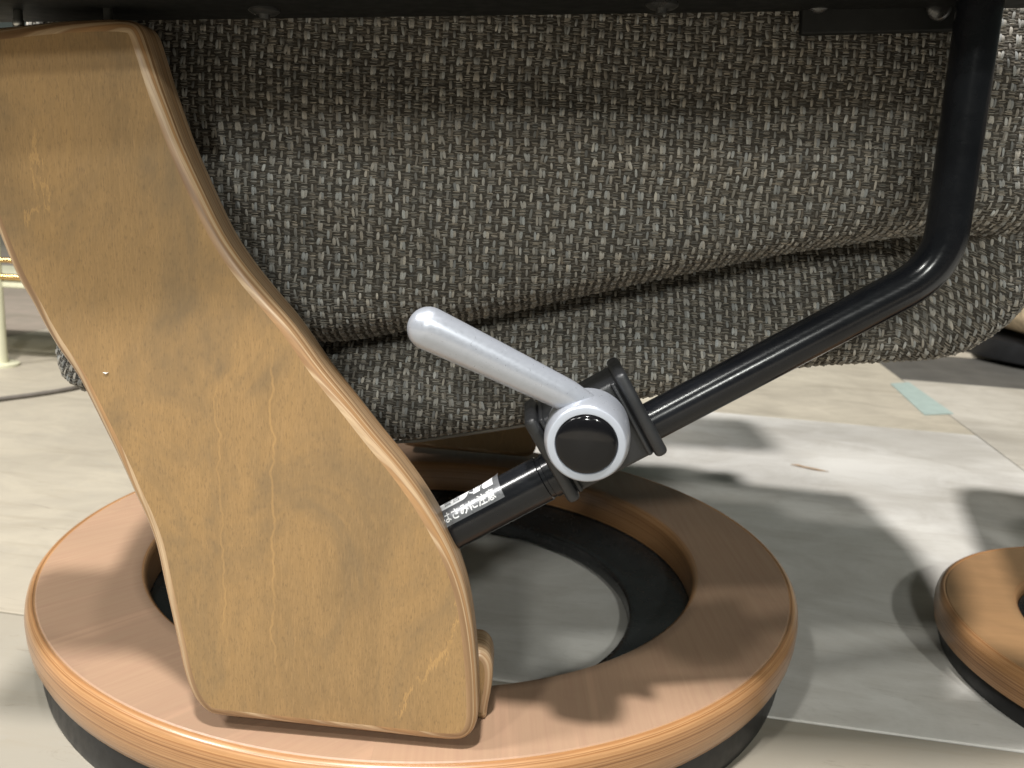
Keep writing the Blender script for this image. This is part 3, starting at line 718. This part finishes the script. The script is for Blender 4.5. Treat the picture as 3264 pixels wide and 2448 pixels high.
q = np.array([(idx[i, j], idx[i+1, j], idx[i+1, j+1], idx[i, j+1]) for i in range(4) for j in range(2)])
faces = (np.arange(n)[:, None, None]*nvp+q[None]).reshape(-1, 4)
me = bpy.data.meshes.new('woven_yarns'); me.vertices.add(n*nvp); me.vertices.foreach_set('co', P.reshape(-1).astype(np.float32))
me.loops.add(len(faces)*4); me.loops.foreach_set('vertex_index', faces.reshape(-1).astype(np.int32))
me.polygons.add(len(faces)); me.polygons.foreach_set('loop_start', np.arange(0, len(faces)*4, 4, dtype=np.int32)); me.update(calc_edges=True)
ca = me.attributes.new('yarn', 'FLOAT_COLOR', 'POINT')
ca.data.foreach_set('color', np.concatenate([np.repeat(colr, nvp, 0), np.ones((n*nvp, 1))], 1).reshape(-1).astype(np.float32))
me.validate()
yarns = link('woven_yarns', me, MAT['yarn'], cushion); yarns['kind'] = 'stuff'
# stitched edge along the lower hem at the left
hem = [Vector(cushion_raw(np.array([x]), np.array([2.0]))[0])+Vector((0, -0.004, -0.0008)) for x in np.linspace(-0.19, 0.11, 40)]
V, F = sweep(hem, [0.0011]*len(hem), 8); link('hem_piping', mesh('hem', V, F), MAT['yarn'], cushion)
at = bpy.data.meshes['hem'].attributes.new('yarn', 'FLOAT_COLOR', 'POINT')
at.data.foreach_set('color', np.tile([0.10, 0.088, 0.07, 1.0], len(V)).astype(np.float32))

# far side of the chair: second leg and the seat over the frame
o = bpy.data.objects.new('leg', leg.data); COL.objects.link(o); o.parent = chair; o.location = (0.04, 0.53, 0); o['label'] = 'far leg behind the cushion'
V, F = [], []
link('seat_base', bevel_box(0.50, 0.44, 0.012, 0.002, 2, tilt(0.05, 0.0135, -0.02)), MAT['frame'], chair)
seat = link('seat_pad', bevel_box(0.41, 0.495, 0.052, 0.02, 4, tilt(0.046, 0.068, -0.0625)), MAT['base_cloth'], chair)

for y0_, y1_ in ((-0.388, -0.318), (0.215, 0.36)):
    link('armrest', bevel_box(0.53, y1_-y0_, 0.055, 0.022, 4, Matrix.Translation((0.085, (y0_+y1_)/2, 0.637))), MAT['base_cloth'], chair)
    for x_ in (-0.14, 0.14):
        link('arm_bracket', bevel_box(0.03, 0.008, 0.17, 0.002, 2, Matrix.Translation((x_, (y1_ if y0_ < 0 else y0_)+(-0.006 if y0_ < 0 else 0.006), zf+0.10))), MAT['frame'], chair)

# ------------------------------------------------------------------ footstool at the right edge
g = NT('stool_veneer'); c = g.coord()
a_ = g.noise(g.mapping(c, (22, 260, 10), (0, 0, R(70))), 1.0, 5, 0.6, 0.6); b_ = g.noise(g.mapping(c, (14, 14, 14)), 1.0, 4, 0.6, 1.2)
colr_ = g.ramp(b_, [(0.3, (0.27, 0.155, 0.075)), (0.7, (0.35, 0.20, 0.094))]); g.base(g.mix(g.fmap(a_, 0.4, 0.7, 0, .4), colr_, (0.24, 0.14, 0.062)))
g.rough(0.42); g.bump(a_, 0.06, 0.0002); MAT['stool_ring'] = g.m
stool = thing('footstool', 'footstool with a smaller round wooden ring base at the right edge', 'footstool')
SC = Vector((0.618, -0.070, 0)); stool.location = SC
sring = ring_base(stool, 0.128, 0.1870, 0.043, 0.027, [MAT['stool_ring'], MAT['ring_edge']])
V, F, MI = lathe([(0.182, 0.0162), (0.184, 0.012), (0.1848, 0.003), (0.184, 0.0), (0.130, 0.0), (0.130, 0.0162)], 128, closed=True)
me = mesh('foot', V, F); fix_normals(me); smooth_by_angle(link('rubber_foot', me, MAT['rubber'], sring), 40)
V, F, MI = lathe([(0.1275, 0.034), (0.124, 0.030), (0.118, 0.018), (0.05, 0.015), (0.0001, 0.015)], 96)
me = mesh('pan', V, F); fix_normals(me); smooth_by_angle(link('swivel_pan', me, MAT['plastic'], sring), 50)
V, F = sweep([(0.02, 0, 0.03), (0.02, 0, 0.33)], [0.02, 0.02], 24); me = mesh('post', V, F); fix_normals(me); smooth_by_angle(link('post', me, MAT['frame'], stool), 50)
link('seat_pad', bevel_box(0.40, 0.44, 0.12, 0.035, 5, Matrix.Translation((0.062, 0.018, 0.40)) @ Matrix.Rotation(R(-19.8), 4, 'Z')), MAT['seat_cloth'], stool)

# ------------------------------------------------------------------ things in the background
arm = thing('cream_armchair', 'cream upholstered armchair on a black round base in the far right', 'armchair')
pc = on_z(3270, 1172, 0.0); arm.location = (pc[0]+0.27, pc[1]+0.22, 0)
V, F, _ = lathe([(0.0001, 0.0), (0.318, 0.0), (0.322, 0.006), (0.320, 0.05), (0.31, 0.056), (0.0001, 0.056)], 96)
me = mesh('base', V, F); fix_normals(me); smooth_by_angle(link('base_disc', me, MAT['rubber'], arm), 40)
link('seat_pad', bevel_box(0.80, 0.75, 0.40, 0.06, 5, Matrix.Translation((0.10, 0.10, 0.275))), MAT['cream'], arm)

tbl = thing('brass_stand', 'brass railed stand with a pale post at the far left edge', 'stand')
pf = on_z(4, 1165, 0.0); tbl.location = (pf[0], pf[1], 0); yb = pf[1]
V, F = sweep([(0, 0, 0), (0, 0, 0.005), (0, 0, 0.006), (0, 0, 0.26)], [0.03, 0.03, 0.0115, 0.0115], 24); me = mesh('post', V, F); fix_normals(me); smooth_by_angle(link('post', me, MAT['post'], tbl), 40)
for py, r in ((829, 0.0045), (882, 0.0055)):
    z = on_y(10, py, yb)[2]
    V, F = sweep([(-0.6, 0, z), (0.30, 0, z)], [r, r], 16); me = mesh('rail', V, F); fix_normals(me); smooth_by_angle(link('rail', me, MAT['brass'], tbl), 50)
z = on_y(10, 906, yb)[2]
link('shelf', bevel_box(0.9, 0.24, 0.012, 0.002, 2, Matrix.Translation((-0.15, 0.12, z))), MAT['post'], tbl)
for x in (-0.58, 0.28):
    V, F = sweep([(x, 0.22, 0), (x, 0.22, 0.33)], [0.0115, 0.0115], 20); me = mesh('post', V, F); fix_normals(me); smooth_by_angle(link('post', me, MAT['post'], tbl), 40)

cps = [on_z(px, py, 0.004) for px, py in ((-160, 1300), (0, 1272), (120, 1256), (250, 1233), (330, 1200), (420, 1190))]
path = catmull(np.array(cps), 6, closed=False)
V, F = sweep(path, [0.0036]*len(path), 12); me = mesh('cable', V, F); fix_normals(me)
tag(link('power_cable', me, MAT['cable'], smooth=True), 'thin grey brown cable lying across the pale floor behind the wooden leg', 'cable')
